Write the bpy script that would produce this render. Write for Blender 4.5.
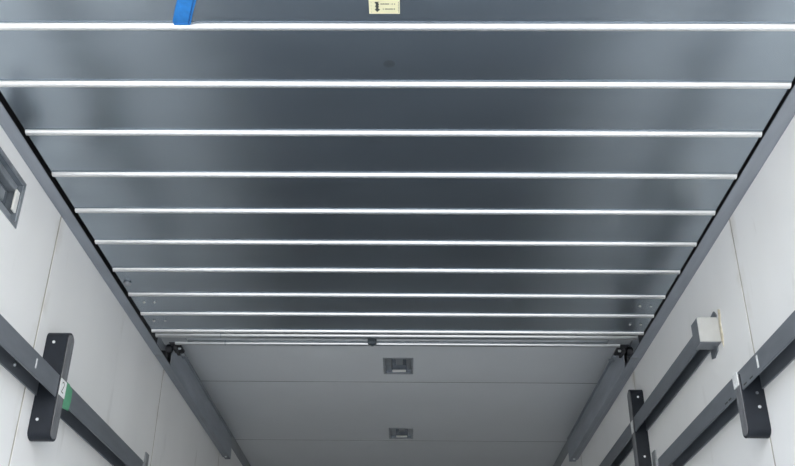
import bpy, bmesh, math, random
from mathutils import Vector, Matrix

for o in list(bpy.data.objects):
    bpy.data.objects.remove(o, do_unlink=True)
S = bpy.context.scene
C = S.collection
random.seed(7)

# ------------------------------------------------------------------ camera
Z0 = 1.55                      # camera height above the yard
yaw, pitch, roll, FPX = 0.01386976, 0.49643034, 0.01069728, 921.5687
fw = Vector((-math.sin(yaw)*math.cos(pitch), math.cos(yaw)*math.cos(pitch), math.sin(pitch)))
r0 = Vector((math.cos(yaw), math.sin(yaw), 0)); u0 = r0.cross(fw)
ri = math.cos(roll)*r0 + math.sin(roll)*u0
up = -math.sin(roll)*r0 + math.cos(roll)*u0
cd = bpy.data.cameras.new('camera'); cam = bpy.data.objects.new('camera', cd); C.objects.link(cam)
cd.sensor_width = 36; cd.lens = FPX*36/795; cd.clip_start = .05
M3 = Matrix((ri, up, -fw)).transposed()
cam.matrix_world = Matrix.Translation((0, 0, Z0)) @ M3.to_4x4()
S.camera = cam

# ------------------------------------------------------------------ world, sun, exposure
w = bpy.data.worlds.new('sky'); S.world = w; w.use_nodes = True
nt = w.node_tree; nt.nodes.clear()
sky = nt.nodes.new('ShaderNodeTexSky'); sky.sky_type = 'NISHITA'; sky.sun_disc = False
SUN_EL, SUN_AZ = math.radians(43), math.radians(176)
sky.sun_elevation = SUN_EL; sky.sun_rotation = SUN_AZ; sky.air_density = 1.0; sky.dust_density = 2.0
bg = nt.nodes.new('ShaderNodeBackground'); bg.inputs['Strength'].default_value = 0.32
wo = nt.nodes.new('ShaderNodeOutputWorld')
hs = nt.nodes.new('ShaderNodeHueSaturation'); hs.inputs['Saturation'].default_value = .48      # hazy summer sky
nt.links.new(sky.outputs[0], hs.inputs['Color']); nt.links.new(hs.outputs[0], bg.inputs[0]); nt.links.new(bg.outputs[0], wo.inputs[0])
sl = bpy.data.lights.new('sun', 'SUN'); sl.energy = 4.2; sl.angle = math.radians(.6); sl.color = (1, .96, .9)
so = bpy.data.objects.new('sun', sl); C.objects.link(so)
sdir = Vector((math.sin(SUN_AZ)*math.cos(SUN_EL), math.cos(SUN_AZ)*math.cos(SUN_EL), math.sin(SUN_EL)))
so.rotation_euler = sdir.to_track_quat('Z', 'Y').to_euler(); so.location = sdir*12
vs = S.view_settings
vs.view_transform = 'Standard'; vs.look = 'None'; vs.gamma = 1; vs.use_curve_mapping = False
vs.exposure = 1.15

# ------------------------------------------------------------------ materials
def N(nt, t, **kw):
    n = nt.nodes.new(t)
    for k, v in kw.items(): setattr(n, k, v)
    return n
def mat(name, col, rough=.5, metal=0., noise=0., nscale=6., stretch=(1, 1, 1), bump=0., bscale=80., spec=.5, rvar=0.):
    m = bpy.data.materials.new(name); m.use_nodes = True
    t = m.node_tree; b = t.nodes['Principled BSDF']
    b.inputs['Roughness'].default_value = rough; b.inputs['Metallic'].default_value = metal
    b.inputs['Specular IOR Level'].default_value = spec
    b.inputs['Base Color'].default_value = (*col, 1)
    g = N(t, 'ShaderNodeNewGeometry'); mp = N(t, 'ShaderNodeMapping'); mp.inputs['Scale'].default_value = stretch
    t.links.new(g.outputs['Position'], mp.inputs['Vector'])
    if noise or rvar:
        nz = N(t, 'ShaderNodeTexNoise'); nz.inputs['Scale'].default_value = nscale; nz.inputs['Detail'].default_value = 5
        t.links.new(mp.outputs[0], nz.inputs['Vector'])
        if noise:
            r = N(t, 'ShaderNodeMapRange'); r.inputs['From Min'].default_value = .3; r.inputs['From Max'].default_value = .7
            r.inputs['To Min'].default_value = 1-noise; r.inputs['To Max'].default_value = 1+noise*.4
            t.links.new(nz.outputs['Fac'], r.inputs['Value'])
            x = N(t, 'ShaderNodeVectorMath', operation='SCALE'); x.inputs[0].default_value = col
            t.links.new(r.outputs[0], x.inputs['Scale']); t.links.new(x.outputs[0], b.inputs['Base Color'])
        if rvar:
            r2 = N(t, 'ShaderNodeMapRange'); r2.inputs['From Min'].default_value = .3; r2.inputs['From Max'].default_value = .7
            r2.inputs['To Min'].default_value = rough-rvar; r2.inputs['To Max'].default_value = rough+rvar
            t.links.new(nz.outputs['Fac'], r2.inputs['Value']); t.links.new(r2.outputs[0], b.inputs['Roughness'])
    if bump:
        nb = N(t, 'ShaderNodeTexNoise'); nb.inputs['Scale'].default_value = bscale
        t.links.new(mp.outputs[0], nb.inputs['Vector'])
        bp = N(t, 'ShaderNodeBump'); bp.inputs['Strength'].default_value = bump; bp.inputs['Distance'].default_value = .002
        t.links.new(nb.outputs['Fac'], bp.inputs['Height']); t.links.new(bp.outputs[0], b.inputs['Normal'])
    return m

def wall_mat():
    m = mat('white_grp_wall', (.86, .86, .845), .55, 0, .05, 2.2, (1, 1, .6))
    t = m.node_tree; b = t.nodes['Principled BSDF']
    # sparse rubbed dirt streaks that run down the panels
    g = N(t, 'ShaderNodeNewGeometry'); mp = N(t, 'ShaderNodeMapping'); mp.inputs['Scale'].default_value = (1, 4, 1.1)
    nz = N(t, 'ShaderNodeTexNoise'); nz.inputs['Scale'].default_value = 2.6; nz.inputs['Detail'].default_value = 6
    t.links.new(g.outputs['Position'], mp.inputs[0]); t.links.new(mp.outputs[0], nz.inputs['Vector'])
    r = N(t, 'ShaderNodeMapRange'); r.inputs['From Min'].default_value = .64; r.inputs['From Max'].default_value = .80
    r.inputs['To Max'].default_value = .30
    t.links.new(nz.outputs['Fac'], r.inputs['Value'])
    mx = N(t, 'ShaderNodeMix', data_type='RGBA')
    src = b.inputs['Base Color'].links[0].from_socket
    t.links.new(r.outputs[0], mx.inputs[0]); t.links.new(src, mx.inputs[6]); mx.inputs[7].default_value = (.42, .40, .36, 1)
    sx = N(t, 'ShaderNodeSeparateXYZ'); t.links.new(g.outputs['Position'], sx.inputs[0])
    a = N(t, 'ShaderNodeMath', operation='SUBTRACT'); a.inputs[1].default_value = 2.93; t.links.new(sx.outputs['Y'], a.inputs[0])
    q = N(t, 'ShaderNodeMath', operation='PINGPONG'); q.inputs[1].default_value = .81; t.links.new(a.outputs[0], q.inputs[0])
    near = N(t, 'ShaderNodeMapRange'); near.inputs['From Min'].default_value = .006; near.inputs['From Max'].default_value = .055
    near.inputs['To Min'].default_value = 1; near.inputs['To Max'].default_value = 0
    t.links.new(q.outputs[0], near.inputs['Value'])
    n2 = N(t, 'ShaderNodeTexNoise'); n2.inputs['Scale'].default_value = 7; n2.inputs['Detail'].default_value = 4
    t.links.new(g.outputs['Position'], n2.inputs['Vector'])
    r3 = N(t, 'ShaderNodeMapRange'); r3.inputs['From Min'].default_value = .5; r3.inputs['From Max'].default_value = .68; r3.inputs['To Max'].default_value = .45
    t.links.new(n2.outputs['Fac'], r3.inputs['Value'])
    mm = N(t, 'ShaderNodeMath', operation='MULTIPLY'); t.links.new(near.outputs[0], mm.inputs[0]); t.links.new(r3.outputs[0], mm.inputs[1])
    m2 = N(t, 'ShaderNodeMix', data_type='RGBA'); t.links.new(mm.outputs[0], m2.inputs[0]); t.links.new(mx.outputs[2], m2.inputs[6]); m2.inputs[7].default_value = (.45, .39, .29, 1)
    t.links.new(m2.outputs[2], b.inputs['Base Color'])
    return m

def slat_mat():
    m = mat('mill_aluminium', (.40, .455, .505), .27, .95, .10, 4.0, (.6, 1.6, 1.6))
    t = m.node_tree; b = t.nodes['Principled BSDF']
    src = b.inputs['Base Color'].links[0].from_socket
    g = N(t, 'ShaderNodeNewGeometry')
    # a round knock mark on the second slat
    d = N(t, 'ShaderNodeVectorMath', operation='DISTANCE'); d.inputs[1].default_value = (-.057, 2.048, 1.649+Z0)
    t.links.new(g.outputs['Position'], d.inputs[0])
    ramp = N(t, 'ShaderNodeValToRGB'); e = ramp.color_ramp.elements
    e[0].position = 0; e[0].color = (.62, .62, .62, 1); e[1].position = .016; e[1].color = (.75, .75, .75, 1)
    for p, c in ((.020, 1.12), (.026, .86), (.031, 1)):
        q = e.new(p); q.color = (c, c, c, 1)
    t.links.new(d.outputs['Value'], ramp.inputs[0])
    mu = N(t, 'ShaderNodeMix', data_type='RGBA', blend_type='MULTIPLY'); mu.inputs[0].default_value = 1
    t.links.new(src, mu.inputs[6]); t.links.new(ramp.outputs[0], mu.inputs[7])
    t.links.new(mu.outputs[2], b.inputs['Base Color'])
    # fine lengthwise drawing lines
    mp = N(t, 'ShaderNodeMapping'); mp.inputs['Scale'].default_value = (.2, 60, 60)
    t.links.new(g.outputs['Position'], mp.inputs[0])
    nb = N(t, 'ShaderNodeTexNoise'); nb.inputs['Scale'].default_value = 3
    t.links.new(mp.outputs[0], nb.inputs['Vector'])
    bp = N(t, 'ShaderNodeBump'); bp.inputs['Strength'].default_value = .03; bp.inputs['Distance'].default_value = .001
    t.links.new(nb.outputs['Fac'], bp.inputs['Height']); t.links.new(bp.outputs[0], b.inputs['Normal'])
    return m

MAT = dict(
    wall=wall_mat(),
    ceil=mat('white_ceiling_panel', (.74, .765, .78), .6, 0, .04, 1.5),
    front=mat('grey_bulkhead', (.34, .355, .37), .6, 0, .08, 2),
    joint=mat('tan_joint_sealant', (.52, .49, .43), .8, 0, .3, 9),
    cjoint=mat('grey_joint', (.10, .105, .105), .9),
    floor=mat('phenolic_plywood', (.125, .150, .180), .45, 0, .35, 5, (6, .8, 1), .3, 60),
    yard=mat('pale_concrete_yard', (.50, .505, .505), .9, 0, .15, .8, bump=.3, bscale=30),
    slat=slat_mat(),
    tube=mat('dull_tube', (.55, .56, .56), .34, 1.0, .06, 3, (.5, 6, 6)),
    catch=mat('dark_catch', (.06, .075, .085), .5),
    bead=mat('bright_aluminium', (.90, .90, .885), .43, 1.0, .04, 3, (.5, 6, 6)),
    track=mat('galvanised_grey', (.36, .39, .43), .5, .45, .14, 4, (6, 1, 6)),
    trim=mat('anodised_trim', (.34, .36, .38), .45, .5, .08, 4),
    bar=mat('dark_grey_bar', (.165, .18, .20), .38, .25, .14, 7, (4, 1, 4)),
    rubber=mat('black_bracket', (.011, .015, .022), .5, 0, .25, 25, spec=.3),
    rface=mat('scuffed_bracket_face', (.16, .165, .175), .5, 0, .35, 30, (1, 2, .6)),
    steel=mat('zinc_bolt', (.85, .86, .88), .3, .9),
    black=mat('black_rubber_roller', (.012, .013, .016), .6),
    cap=mat('pale_grey_cap', (.52, .525, .51), .6, 0, .08, 20),
    clip=mat('weathered_zinc', (.30, .315, .325), .5, .5, .35, 40),
    lamp=mat('lamp_housing', (.34, .37, .40), .28, .4, .2, 20),
    lampd=mat('lamp_recess', (.22, .25, .28), .22, .3, .2, 20),
    lens=mat('pale_diffuser', (.78, .78, .74), .35),
    strap=mat('blue_webbing', (.014, .18, .52), .7, 0, .18, 60, (1, 1, 1), .4, 900),
    sticker=mat('cream_sticker', (.70, .67, .44), .5, 0, .05, 40),
    ink=mat('sticker_ink', (.03, .035, .03), .6),
    inkg=mat('faded_sticker_ink', (.08, .085, .07), .6),
    tag=mat('white_tag', (.82, .83, .82), .5),
    tape=mat('green_tape', (.10, .33, .19), .55, 0, .15, 60),
    chalk=mat('white_paint_mark', (.75, .76, .75), .7, 0, .2, 90),
    seal=mat('yellowed_glue', (.66, .60, .46), .7, 0, .3, 60),
    body=mat('truck_body_white', (.75, .75, .74), .4),
)

# ------------------------------------------------------------------ mesh helpers (camera-relative z)
def link(name, bm, m, parent=None, smooth=False):
    me = bpy.data.meshes.new(name)
    bmesh.ops.recalc_face_normals(bm, faces=bm.faces[:])
    if smooth:
        for f in bm.faces: f.smooth = True
    bm.to_mesh(me); bm.free()
    me.materials.append(MAT[m] if isinstance(m, str) else m)
    o = bpy.data.objects.new(name, me); C.objects.link(o)
    if smooth:
        try: me.set_sharp_from_angle(angle=math.radians(40))
        except Exception: pass
    if parent is not None: attach(o, parent)
    return o
def wloc(p):
    v = Vector((0, 0, 0))
    while p is not None: v += p.location; p = p.parent
    return v
def attach(o, parent):
    o.parent = parent
    o.location = o.location - wloc(parent)
def box(bm, x0, x1, y0, y1, z0, z1, bev=0., seg=1):
    vs = [bm.verts.new((x, y, z+Z0)) for x in (x0, x1) for y in (y0, y1) for z in (z0, z1)]
    fs = [bm.faces.new([vs[i] for i in q]) for q in ((0,1,3,2),(4,6,7,5),(0,4,5,1),(2,3,7,6),(0,2,6,4),(1,5,7,3))]
    if bev:
        es = list({e for f in fs for e in f.edges})
        bmesh.ops.bevel(bm, geom=es, offset=bev, segments=seg, affect='EDGES', profile=.5)
    return bm
def nb(): return bmesh.new()
def bx(name, m, parent, *a, bev=0., seg=1): return link(name, box(nb(), *a, bev=bev, seg=seg), m, parent, smooth=bev > 0)
def cyl(bm, axis, c, r, h0, h1, n=20, bev=0.):
    """cylinder along axis 0/1/2 from h0 to h1; c = the other two coordinates in order"""
    ring = []
    for h in (h0, h1):
        L = []
        for k in range(n):
            a = 2*math.pi*k/n; p = [c[0]+r*math.cos(a), c[1]+r*math.sin(a)]; p.insert(axis, h)
            L.append(bm.verts.new((p[0], p[1], p[2]+Z0)))
        ring.append(L)
    for k in range(n): bm.faces.new((ring[0][k], ring[0][(k+1)%n], ring[1][(k+1)%n], ring[1][k]))
    caps = [bm.faces.new(ring[0]), bm.faces.new(ring[1][::-1])]
    if bev: bmesh.ops.bevel(bm, geom=list({e for f in caps for e in f.edges}), offset=bev, segments=2, affect='EDGES')
    return bm
def extrude(bm, axis, pts, h0, h1):
    rings = []
    for h in (h0, h1):
        L = []
        for a, b in pts:
            p = [a, b]; p.insert(axis, h); L.append(bm.verts.new((p[0], p[1], p[2]+Z0)))
        rings.append(L)
    n = len(pts)
    for k in range(n): bm.faces.new((rings[0][k], rings[0][(k+1)%n], rings[1][(k+1)%n], rings[1][k]))
    bm.faces.new(rings[0]); bm.faces.new(rings[1][::-1])
    return bm
def empty(name, loc, label, cat, group=None):
    o = bpy.data.objects.new(name, None); C.objects.link(o); o.empty_display_size = .1
    o.location = (loc[0], loc[1], loc[2]+Z0); o['label'] = label; o['category'] = cat
    if group: o['group'] = group
    return o
def struct(o, label, cat):
    o['kind'] = 'structure'; o['label'] = label; o['category'] = cat
    return o

# ------------------------------------------------------------------ the truck box
XL, XR = -1.2733, 1.1645
YR, YF = 1.45, 8.30            # rear opening, front wall
ZC, ZF = 1.88, -0.52           # ceiling, floor
T = .06
LAMPW = (2.352, 2.596, 1.428, 1.580)         # wall lamp: y0,y1,z0,z1
LAMPC = [(-.138, .022, 4.972, 5.222), (-.128, .030, 6.352, 6.600)]
def holed(mk, u0, u1, v0, v1, holes):
    bm = bmesh.new(); v = v0 if holes is LAMPC else u0
    if holes is LAMPC:
        for a, b, c, d in holes:
            mk(bm, u0, u1, v, c); mk(bm, u0, a, c, d); mk(bm, b, u1, c, d); v = d
        mk(bm, u0, u1, v, v1)
    else:
        a, b, c, d = holes[0]
        mk(bm, u0, a, v0, v1); mk(bm, b, u1, v0, v1); mk(bm, a, b, v0, c); mk(bm, a, b, d, v1)
    return bm
struct(link('ground', box(nb(), -40, 40, -40, 45, -Z0-.1, -Z0), 'yard'), 'pale concrete yard outside the truck', 'ground')
struct(link('floor', box(nb(), XL-T, XR+T, YR, YF+T, ZF-.10, ZF), 'floor'), 'dark plywood floor of the cargo box', 'floor')
wl = struct(link('wall_left', holed(lambda bm, p, q, r, s: box(bm, XL-T, XL-.001, p, q, r, s), YR, YF, ZF, ZC+T, [LAMPW]), 'joint'), 'white panelled left side wall of the cargo box', 'wall')
wr = struct(link('wall_right', box(nb(), XR+.001, XR+T, YR, YF, ZF, ZC+T), 'joint'), 'white panelled right side wall of the cargo box', 'wall')
wf = struct(link('wall_front', box(nb(), XL-T, XR+T, YF, YF+T, ZF, ZC+T), 'front'), 'grey front bulkhead wall of the cargo box', 'wall')
ce = struct(link('ceiling', holed(lambda bm, p, q, r, s: box(bm, p, q, r, s, ZC+.001, ZC+T), XL-.001, XR+.001, YR, YF, LAMPC), 'cjoint'), 'white panelled ceiling of the cargo box', 'ceiling')

def panel_hole(u0, u1, v0, v1, hole, mk):
    """boxes of a flat panel around a rectangular hole"""
    if hole is None: mk(u0, u1, v0, v1); return
    a, b, c, d = hole
    mk(u0, a, v0, v1); mk(b, u1, v0, v1); mk(a, b, v0, c); mk(a, b, d, v1)
wseams = [YR, 2.93, 4.55, 6.17, 7.79, YF]
g = .0065
for side, wobj in ((-1, wl), (1, wr)):
    for i in range(len(wseams)-1):
        bm = nb(); a, b = wseams[i]+g, wseams[i+1]-g
        xa, xb = (XL-.001, XL) if side < 0 else (XR, XR+.001)
        hole = LAMPW if (side < 0 and i == 0) else None
        panel_hole(a, b, ZF, ZC, hole, lambda p, q, r, s: box(bm, xa, xb, p, q, r, s))
        link('wall_panel', bm, 'wall', wobj)
cseams = [YR, 2.80, 4.09, 5.385, 6.67, 7.96, YF]
for i in range(len(cseams)-1):
    bm = nb(); a, b = cseams[i]+.005, cseams[i+1]-.005
    hole = {2: LAMPC[0], 3: LAMPC[1]}.get(i)
    panel_hole(XL, XR, a, b, hole, lambda p, q, r, s: box(bm, p, q, r, s, ZC, ZC+.001))
    link('ceiling_panel', bm, 'ceil', ce)
# corner trims between walls and ceiling
for n, (xw, s) in enumerate(((XL, 1), (XR, -1))):
    bm = extrude(nb(), 1, [(xw, 1.795), (xw+s*.003, 1.795), (xw+s*.005, 1.80), (xw+s*.006, ZC-.003), (xw+s*.006, ZC), (xw, ZC)], YR+.02, YF)
    struct(link('trim_%d' % (n+1), bm, 'trim'), 'grey corner moulding between %s wall and ceiling' % ('left', 'right')[n], 'trim')
# rear portal of the box (behind the picture's top edge)
bm = nb(); box(bm, XL-.10, XL, YR-.10, YR, ZF-.10, ZC+T, bev=.006); box(bm, XR, XR+.10, YR-.10, YR, ZF-.10, ZC+T, bev=.006)
box(bm, XL, XR, YR-.10, YR, ZC-.02, ZC+T, bev=.006); box(bm, XL, XR, YR-.10, YR, ZF-.10, ZF, bev=.004)
struct(link('trim_3', bm, 'body'), 'white rear portal frame of the cargo box', 'trim')
bm = nb(); box(bm, XL-T, XR+T, YR, YF+T, ZC+T, ZC+T+.02)
struct(link('roof', bm, 'body'), 'white roof skin of the cargo box', 'roof')

# ------------------------------------------------------------------ recessed lamps
def recessed_lamp(P, ua, ub, va, vb, label, group):
    """P(u,v,d) -> world point ; d>0 goes into the surface. v runs away from the camera."""
    cu = (ua+ub)/2
    t = empty('recessed_lamp', P(cu, (va+vb)/2, 0), label, 'lamp', group)
    def pb(bm, u0, u1, v0, v1, d0, d1, bev=0):
        a, b = P(u0, v0, d0), P(u1, v1, d1)
        return box(bm, min(a[0], b[0]), max(a[0], b[0]), min(a[1], b[1]), max(a[1], b[1]), min(a[2], b[2]), max(a[2], b[2]), bev=bev)
    e = .0006; D = .045
    ua, ub, va, vb = ua+e, ub-e, va+e, vb-e
    wu, wv = ub-ua, vb-va
    bm = nb(); k = .006                       # tray: four sides and back
    pb(bm, ua, ub, va, va+k, 0, D); pb(bm, ua, ub, vb-k, vb, 0, D)
    pb(bm, ua, ua+k, va+k, vb-k, 0, D); pb(bm, ub-k, ub, va+k, vb-k, 0, D); pb(bm, ua, ub, va, vb, D, D+.004)
    link('housing', bm, 'lampd', t)
    # thin flange frame standing proud of the panel
    bm = nb(); f = .008; pr = -.004
    pb(bm, ua-f, ub+f, va-f, va+.006, pr, 0); pb(bm, ua-f, ub+f, vb-.006, vb+f, pr, 0)
    pb(bm, ua-f, ua+.006, va+.006, vb-.006, pr, 0); pb(bm, ub-.006, ub+f, va+.006, vb-.006, pr, 0)
    link('frame', bm, 'lamp', t)
    for s0, s1 in ((ua+k, ua+wu*.25), (ub-wu*.20, ub-k)):
        link('side_pad', pb(nb(), s0, s1, va+k, vb-k, .016, D, bev=.003), 'lamp', t)
    link('back_plate', pb(nb(), ua+wu*.40, ub-wu*.34, va+k+.01, vb-k-.045, .030, D, bev=.003), 'lamp', t)
    link('diffuser', pb(nb(), ua+wu*.27, ub-wu*.22, vb-k-.026, vb-k, .003, .011, bev=.002), 'lens', t)
recessed_lamp(lambda u, v, d: (u, v, ZC+d), *LAMPC[0], 'larger recessed ceiling lamp close behind the end of the roll-up door', 'recessed box lamps')
recessed_lamp(lambda u, v, d: (u, v, ZC+d), *LAMPC[1], 'smaller recessed ceiling lamp deepest inside the truck', 'recessed box lamps')
recessed_lamp(lambda u, v, d: (XL-d, v, u), LAMPW[2], LAMPW[3], LAMPW[0], LAMPW[1], 'recessed lamp in the white left wall, cut by the photo edge', 'recessed box lamps')

# ------------------------------------------------------------------ overhead door
ZD = 1.649
K = .97
door = empty('overhead_door', ((XL+XR)/2, 3.0, ZD), 'aluminium roll-up door of ribbed slats stored flat under the ceiling', 'door')
ribs = [1.646, 1.893, 2.141, 2.388, 2.635, 2.881, 3.123, 3.364, 3.605, 3.812, 4.014]
DX0, DX1 = -1.206, 1.098
slats = []
for i in range(len(ribs)-1):
    a, b = ribs[i], ribs[i+1]
    s = bx('slat', 'slat', door, DX0, DX1, a+.006, b-.012, ZD, ZD+.018, bev=.0025)
    slats.append(s)
def bead_mesh(y, r):
    pts = []
    for k in range(15):
        t = math.pi*k/14
        pts.append((y - r*math.cos(t), ZD+.004 - r*1.05*math.sin(t)))
    pts += [(y+r, ZD+.016), (y-r, ZD+.016)]
    return extrude(nb(), 0, pts, DX0+.002, DX1-.002)
for i, y in enumerate(ribs):
    o = link('bead', bead_mesh(y, .0130), 'bead', slats[min(i, len(slats)-1)], smooth=True)
# thin hinge lip in front of each bead
for i, y in enumerate(ribs[1:]):
    bx('hinge_lip', 'slat', slats[i], DX0+.004, DX1-.004, y-.0190, y-.0160, ZD-.0012, ZD+.014)
# rivets on the last two full slats
for k, (x, y) in enumerate(((-1.194,3.80),(-1.147,3.80),(-1.201,4.014),(-1.148,4.012),(1.042,3.814),(1.093,3.819),(1.043,4.028),(1.094,4.028))):
    x, y = x*K, y*K
    sl_ = slats[8] if y < 3.812 else slats[9]
    bm = cyl(nb(), 2, (x, y), .006, ZD-.007, ZD+.001, 12, .003)
    link('rivet', bm, 'cap', sl_, smooth=True)
# roller plate showing at the left end
bm = cyl(nb(), 2, (-1.180, 3.49), .016, ZD-.012, ZD+.001, 20, .004); link('roller_plate', bm, 'trim', slats[7], smooth=True)
# shaft and bar across the inner end
YS, YG = 4.074, 4.177
sh = link('shaft_tube', cyl(nb(), 0, (YS, ZD+.006), .0165, -1.199, 1.080, 24), 'tube', door, smooth=True)
link('coupling', cyl(nb(), 0, (YS, ZD+.006), .0171, -.891, -.886, 24), 'lamp', sh, smooth=True)
gb = link('guide_bar', cyl(nb(), 0, (YG, ZD+.004), .0120, -1.130, 1.020, 20), 'tube', door, smooth=True)
link('coupling', cyl(nb(), 0, (YG, ZD+.004), .0126, -.889, -.884, 20), 'lamp', gb, smooth=True)
bx('backing_strip', 'slat', door, DX0+.02, DX1-.02, 4.006, 4.171, ZD+.026, ZD+.036)
bm = nb(); box(bm, -.194, -.152, 4.106, 4.144, ZD-.018, ZD+.026, bev=.005); cyl(bm, 1, (-.173, ZD-.002), .012, 4.142, 4.168, 14)
link('latch_catch', bm, 'catch', door)
for s, x0, x1 in ((-1, -1.19, -1.07), (1, .955, 1.067)):
    bx('end_plate', 'trim', door, x0, x1, 4.098, 4.205, ZD+.004, ZD+.012, bev=.002)
    xm = -1.135 if s < 0 else 1.043
    bm = nb(); box(bm, xm-.026, xm+.022, 4.17, 4.31, ZD+.000, ZD+.014, bev=.003); box(bm, xm-.006, xm+.006, 4.20, 4.29, ZD-.020, ZD+.012)
    rb = link('roller_bracket', bm, 'black', door)
    xr = xm+s*.024
    link('roller', cyl(nb(), 0, (4.245, ZD-.002), .022, min(xr, xr+s*.028), max(xr, xr+s*.028), 22, .004), 'black', rb, smooth=True)
    xi = xm-s*.006
    link('bolt', cyl(nb(), 0, (4.235, ZD-.004), .007, min(xi, xi-s*.014), max(xi, xi-s*.014), 10, .002), 'steel' if s > 0 else 'lamp', rb, smooth=True)

# instruction sticker
SX0, SX1, SY0, SY1 = -.1053, -.0254, 1.783, 1.842
st = bx('sticker', 'sticker', slats[0], SX0, SX1, SY0, SY1, ZD-.0006, ZD)
st['label'] = 'cream sticker with black arrow and two small lines of print'
ZS = ZD-.0006
def flat(bm, pts):
    v = [bm.verts.new((x, y, ZS-.0003+Z0)) for x, y in pts]; bm.faces.new(v)
def sp(px, py):      # sticker print coordinates: millimetres from its lower left as seen from below
    return (SX0+px*.001, SY1-py*.0009)
bm = nb()
flat(bm, [sp(16,50), sp(27,50), sp(23.5,46), sp(27,40), sp(24.5,37), sp(26,30), sp(24.5,27), sp(24.5,22), sp(29,18.5), sp(21,8), sp(14.5,18.5), sp(18,22), sp(18,27), sp(15.5,32), sp(18,36), sp(18,42), sp(15,46)])
link('arrow_print', bm, 'ink', st)
bm = nb()
def word(x, y, ws, h):
    for wd in ws:
        if wd > 0: flat(bm, [sp(x, y), sp(x+wd, y), sp(x+wd, y+h+random.uniform(-.8, .8)), sp(x, y+h)]); x += wd+.5
        else: x -= wd
word(30, 39, (2.2, 3, 3, 1.6, 2.4, 3, 2, 1.6, -4, 1, -1.5, 1.8, -3, 2.6), 4.5)
word(36, 18, (2.2, -2.5, 2.4, 2.8, 2, 2.6, 2.4, 2, 1.4, 1.5, -1.5, 3), 4.5)
link('line_of_print', bm, 'inkg', st)
bm = nb()
for k in range(7):
    y = 6+k*6.6
    flat(bm, [sp(75.4, y), sp(77, y), sp(77, y+4), sp(75.4, y+4)])
    if k % 2 == 0: flat(bm, [sp(5.5, y), sp(6.6, y), sp(6.6, y+3), sp(5.5, y+3)])
link('dashed_border', bm, 'inkg', st)

# blue pull strap, riveted beside the first visible bead and hanging to the rear
def strap():
    bm = nb()
    prof = [(1.872, -.602, ZD-.007), (1.858, -.598, ZD-.013), (1.824, -.586, ZD-.010), (1.781, -.569, ZD-.007), (1.727, -.549, ZD-.006), (1.668, -.529, ZD-.010),
            (1.643, -.521, ZD-.012), (1.631, -.517, ZD-.004), (1.628, -.515, ZD+.012), (1.634, -.513, ZD+.024), (1.65, -.509, ZD+.026)]
    prev = None; w_ = .0238
    for y, x, z in prof:
        tw = .0
        q = [bm.verts.new((x-w_, y-.002, z+Z0)), bm.verts.new((x+w_, y+.002, z+Z0)), bm.verts.new((x+w_, y+.002, z+.0028+Z0)), bm.verts.new((x-w_, y-.002, z+.0028+Z0))]
        if prev:
            for k in range(4): bm.faces.new((prev[k], prev[(k+1)%4], q[(k+1)%4], q[k]))
        else: bm.faces.new(q[::-1])
        prev = q
    bm.faces.new(prev)
    return bm
ps = link('pull_strap', strap(), 'strap', door, smooth=True); ps['label'] = 'bright blue webbing pull strap on the door'
bx('strap_fold', 'strap', ps, -.624, -.580, 1.869, 1.879, ZD-.010, ZD-.001, bev=.002)
bm = nb()
for k in range(9):
    y = 1.782+k*.0095; x = -.569-(y-1.781)*.36+.016
    box(bm, x-.0012, x+.0012, y, y+.005, ZD-.0165+abs(y-1.858)*.05, ZD-.0105, 0)
link('edge_stitching', bm, mat('dark_blue_stitch', (.008, .07, .22), .8), ps)

# ------------------------------------------------------------------ door tracks along both walls
for s, xw, xi, lab in ((-1, XL, -1.227, 'grey metal door track along the left wall, ending in a box beam'), (1, XR, 1.111, 'grey metal door track along the right wall, ending in a box beam')):
    t = empty('door_track', (xw, 4.0, 1.65), lab, 'track', 'door tracks under the ceiling')
    def X(d): return xw - s*d        # distance from the wall
    wi = abs(xw-xi)
    def b2(bm, d0, d1, *r, **k): return box(bm, min(X(d0), X(d1)), max(X(d0), X(d1)), *r, **k)
    bm = nb(); b2(bm, .0005, .005, YR+.01, 4.34, 1.65, 1.79); b2(bm, .005, wi, YR+.01, 4.34, 1.65, 1.655, bev=.0015); b2(bm, .005, wi+.02, YR+.01, 4.34, 1.782, 1.79)
    link('channel', bm, 'track', t)
    bm = nb(); b2(bm, .005, .009, YR+.02, 4.33, 1.656, 1.782); b2(bm, .009, wi+.018, YR+.02, 4.33, 1.776, 1.782); b2(bm, .009, wi-.001, YR+.02, 4.33, 1.655, 1.658)  # black lining added inside the channel, puts the gap's shade into colour
    link('gap_shade_liner', bm, 'black', t)['label'] = 'added black lining that darkens the shaded gap inside the track'
    bm = nb(); b2(bm, .0005, wi, 4.345, 6.29, 1.65, 1.656, bev=.0015); b2(bm, wi-.004, wi, 4.50, 6.29, 1.656, 1.79); b2(bm, .0005, .005, 4.345, 6.29, 1.656, 1.79); b2(bm, .005, wi-.004, 6.364, 6.29, 1.656, 1.79)
    b2(bm, .005, wi+.012, 4.50, 6.29, 1.79, 1.796)
    bc = link('beam_cover', bm, 'track', t)
    bm = nb(); b2(bm, wi*.45, wi*.48, 4.36, 6.28, 1.6485, 1.6502); link('seam_line', bm, 'lamp', bc)
    link('splice_plate', b2(nb(), .004, wi+.003, 4.335, 4.350, 1.6465, 1.6515), 'trim', t)
    xb = X(wi*.6)
    link('end_bolt', cyl(nb(), 2, (xb, 6.262), .008, 1.643, 1.651, 10, .002), 'steel', bc, smooth=True)
    link('stop_block', b2(nb(), .006, wi-.006, 4.40, 4.46, 1.657, 1.70, bev=.004), 'black', t)
    for k, (dy, dd) in enumerate(((4.62, .012), (4.70, .020), (4.66, .008))):
        link('screw', b2(nb(), wi, wi+dd+.012, dy, dy+.016, 1.770, 1.782, bev=.003), 'lamp', bc)

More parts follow.
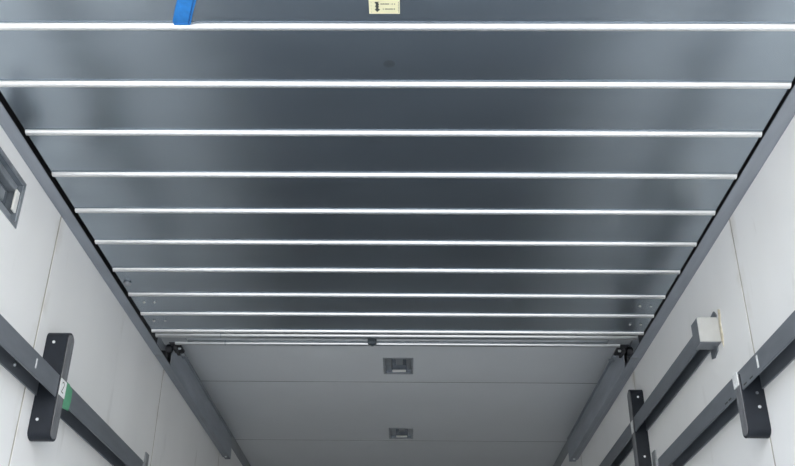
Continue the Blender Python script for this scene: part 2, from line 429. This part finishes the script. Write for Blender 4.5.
# ------------------------------------------------------------------ wall rails
def stadium(y0, y1, z0, z1, top=True, bottom=True, n=10):
    r = (y1-y0)/2; yc = (y0+y1)/2; P = []
    if top: P += [(yc+r*math.cos(math.pi*k/n), z1-r*.75+r*.75*math.sin(math.pi*k/n)) for k in range(n+1)]
    else: P += [(y1, z1), (y0, z1)]
    if bottom: P += [(yc-r*math.cos(math.pi*k/n), z0+r*.75-r*.75*math.sin(math.pi*k/n)) for k in range(n+1)]
    else: P += [(y0, z0), (y1, z0)]
    return P
def wall_rail(s, xw, xi, y0, y1, z0, z1, label, bracket, bolts, endplate):
    t = empty('wall_rail', (xw, (y0+y1)/2, z0), label, 'rail', 'square bars along the side walls')
    def xs(a, b): return (min(a, b), max(a, b))
    xa = xw - s*.0006
    bm = nb(); th = .006       # folded channel, open below
    box(bm, *xs(xi, xi+s*th), y0, y1, z0, z1, bev=.002); box(bm, *xs(xi+s*th, xa), y0, y1, z1-th, z1-.0005); box(bm, *xs(xa, xa-s*th), y0, y1, z0+.004, z1-th)
    bar = link('bar', bm, 'bar', t)
    by0, by1, bz0, bz1, top = bracket
    xf = xi - s*.0015
    bm = extrude(nb(), 0, stadium(by0, by1, bz0, bz1, top), *xs(xa, xf))
    br = link('bracket', bm, 'rubber', t, smooth=True)
    ins = .008
    bm = extrude(nb(), 0, stadium(by0+ins, by1-ins, bz0+ins, bz1-(ins if top else 0), top), *xs(xf, xf-s*.003))
    link('bracket_face', bm, 'rface', br, smooth=True)
    for x, z, r in bolts:
        link('bolt', cyl(nb(), 1, (x, z), r, by0-.006, by0+.001, 10, .0025), 'steel', br, smooth=True)
    if endplate:
        ye = y1
        bm = nb(); box(bm, *xs(xa, xi-s*.006), ye+.002, ye+.014, z0-.06, z1-.004, bev=.003)
        ep = link('end_plate', bm, 'clip', t)
        bm = nb(); box(bm, *xs(xi-s*.002, xi-s*.010), ye+.002, ye+.055, z0-.06, z1+.042, bev=.003)
        link('edge_strip', bm, 'clip', ep)
    return t, bar, br, xf
# left
tl, barl, brl, xfl = wall_rail(-1, XL, -1.200, 1.75, 4.155, .994, 1.072, 'dark grey square bar along the left wall with green tape beside its bracket',
    (3.015, 3.085, .850, 1.238, True), ((-1.243, 1.192, .0055), (-1.247, .914, .0055)), True)
tg = bx('number_tag', 'tag', tl, xfl+.003, xfl+.0045, 3.022, 3.078, 1.006, 1.064); tg['label'] = 'small white tag marked 2'
def two(x):
    bm = nb(); P = [(y+.044, z+.008) for y, z in [(2.994, 1.042), (2.999, 1.047), (3.006, 1.047), (3.011, 1.042), (3.011, 1.035), (2.995, 1.012), (3.013, 1.012)]]
    for (a, b), (c, d) in zip(P[:-1], P[1:]):
        v = Vector((c-a, d-b)).normalized(); n = Vector((-v.y, v.x))*.002
        q = [(a+n.x-v.x*.001, b+n.y-v.y*.001), (c+n.x+v.x*.001, d+n.y+v.y*.001), (c-n.x+v.x*.001, d-n.y+v.y*.001), (a-n.x-v.x*.001, b-n.y-v.y*.001)]
        bm.faces.new([bm.verts.new((x, y, z+Z0)) for y, z in q])
    return bm
link('digit', two(xfl+.0049), 'inkg', tg)
gt = nb()
bmp = [(3.086, 1.072), (3.115, 1.072), (3.152, 1.060), (3.156, 1.02), (3.145, .985), (3.086, .978)]
extrude(gt, 0, bmp, -1.2002, -1.1985)
o = link('tape', gt, 'tape', tl); o['label'] = 'patch of green tape'
for (y, z, dy, dz) in ((2.80, 1.02, .018, .030),):
    bx('scuff_mark', 'chalk', tl, -1.2002, -1.1996, y, y+.010, z, z+.032)
link('bolt', cyl(nb(), 0, (2.79, 1.025), .007, -1.266, -1.258, 10, .002), 'steel', tl, smooth=True)
# right lower
trl, barr, brr, xfr = wall_rail(1, XR, 1.0945, 1.75, 4.03, .995, 1.064, 'dark grey square bar, lower of two on the right wall',
    (2.905, 2.968, .845, 1.050, False), ((1.139, .938, .0055),), True)
link('bolt', cyl(nb(), 1, (1.139, .985), .005, 2.899, 2.906, 10, .0025), 'bar', brr, smooth=True)
bx('chipped_corner', 'chalk', trl, xfr-.006, xfr-.003, 2.915, 2.96, 1.015, 1.060)
bx('paint_mark', 'chalk', trl, 1.0938, 1.0944, 2.735, 2.748, 1.012, 1.052)
for y in (2.80, 2.86, 3.02, 3.06): bx('engraved_mark', 'ink', trl, 1.0940, 1.0944, y, y+.028, 1.003, 1.008)
# right upper
tru, baru, bru, xfu = wall_rail(1, XR, 1.104, 3.27, 6.10, 1.294, 1.366, 'dark grey square bar with a pale end cap, upper of two on the right wall',
    (4.402, 4.475, 1.085, 1.516, True), ((1.136, 1.468, .0055), (1.134, 1.172, .0055)), False)
ec = bx('end_cap', 'bar', tru, 1.084, 1.1638, 3.216, 3.290, 1.284, 1.384, bev=.002)
bx('face_plate', 'cap', ec, 1.085, 1.1636, 3.210, 3.2165, 1.287, 1.384, bev=.001)
bm = nb(); extrude(bm, 0, [(3.215, 1.395), (3.235, 1.418), (3.330, 1.40), (3.330, 1.262), (3.302, 1.256), (3.262, 1.27)], 1.158, 1.1640)
link('mounting_plate', bm, 'bar', tru)
bx('paint_mark', 'chalk', tru, xfu-.0036, xfu-.003, 4.415, 4.46, 1.295, 1.355)
bm = nb(); extrude(bm, 0, [(3.175, 1.40), (3.196, 1.41), (3.205, 1.36), (3.21, 1.29), (3.200, 1.262), (3.185, 1.30), (3.190, 1.35)], 1.1625, 1.1645)
link('glue_bead', bm, 'seal', tru)
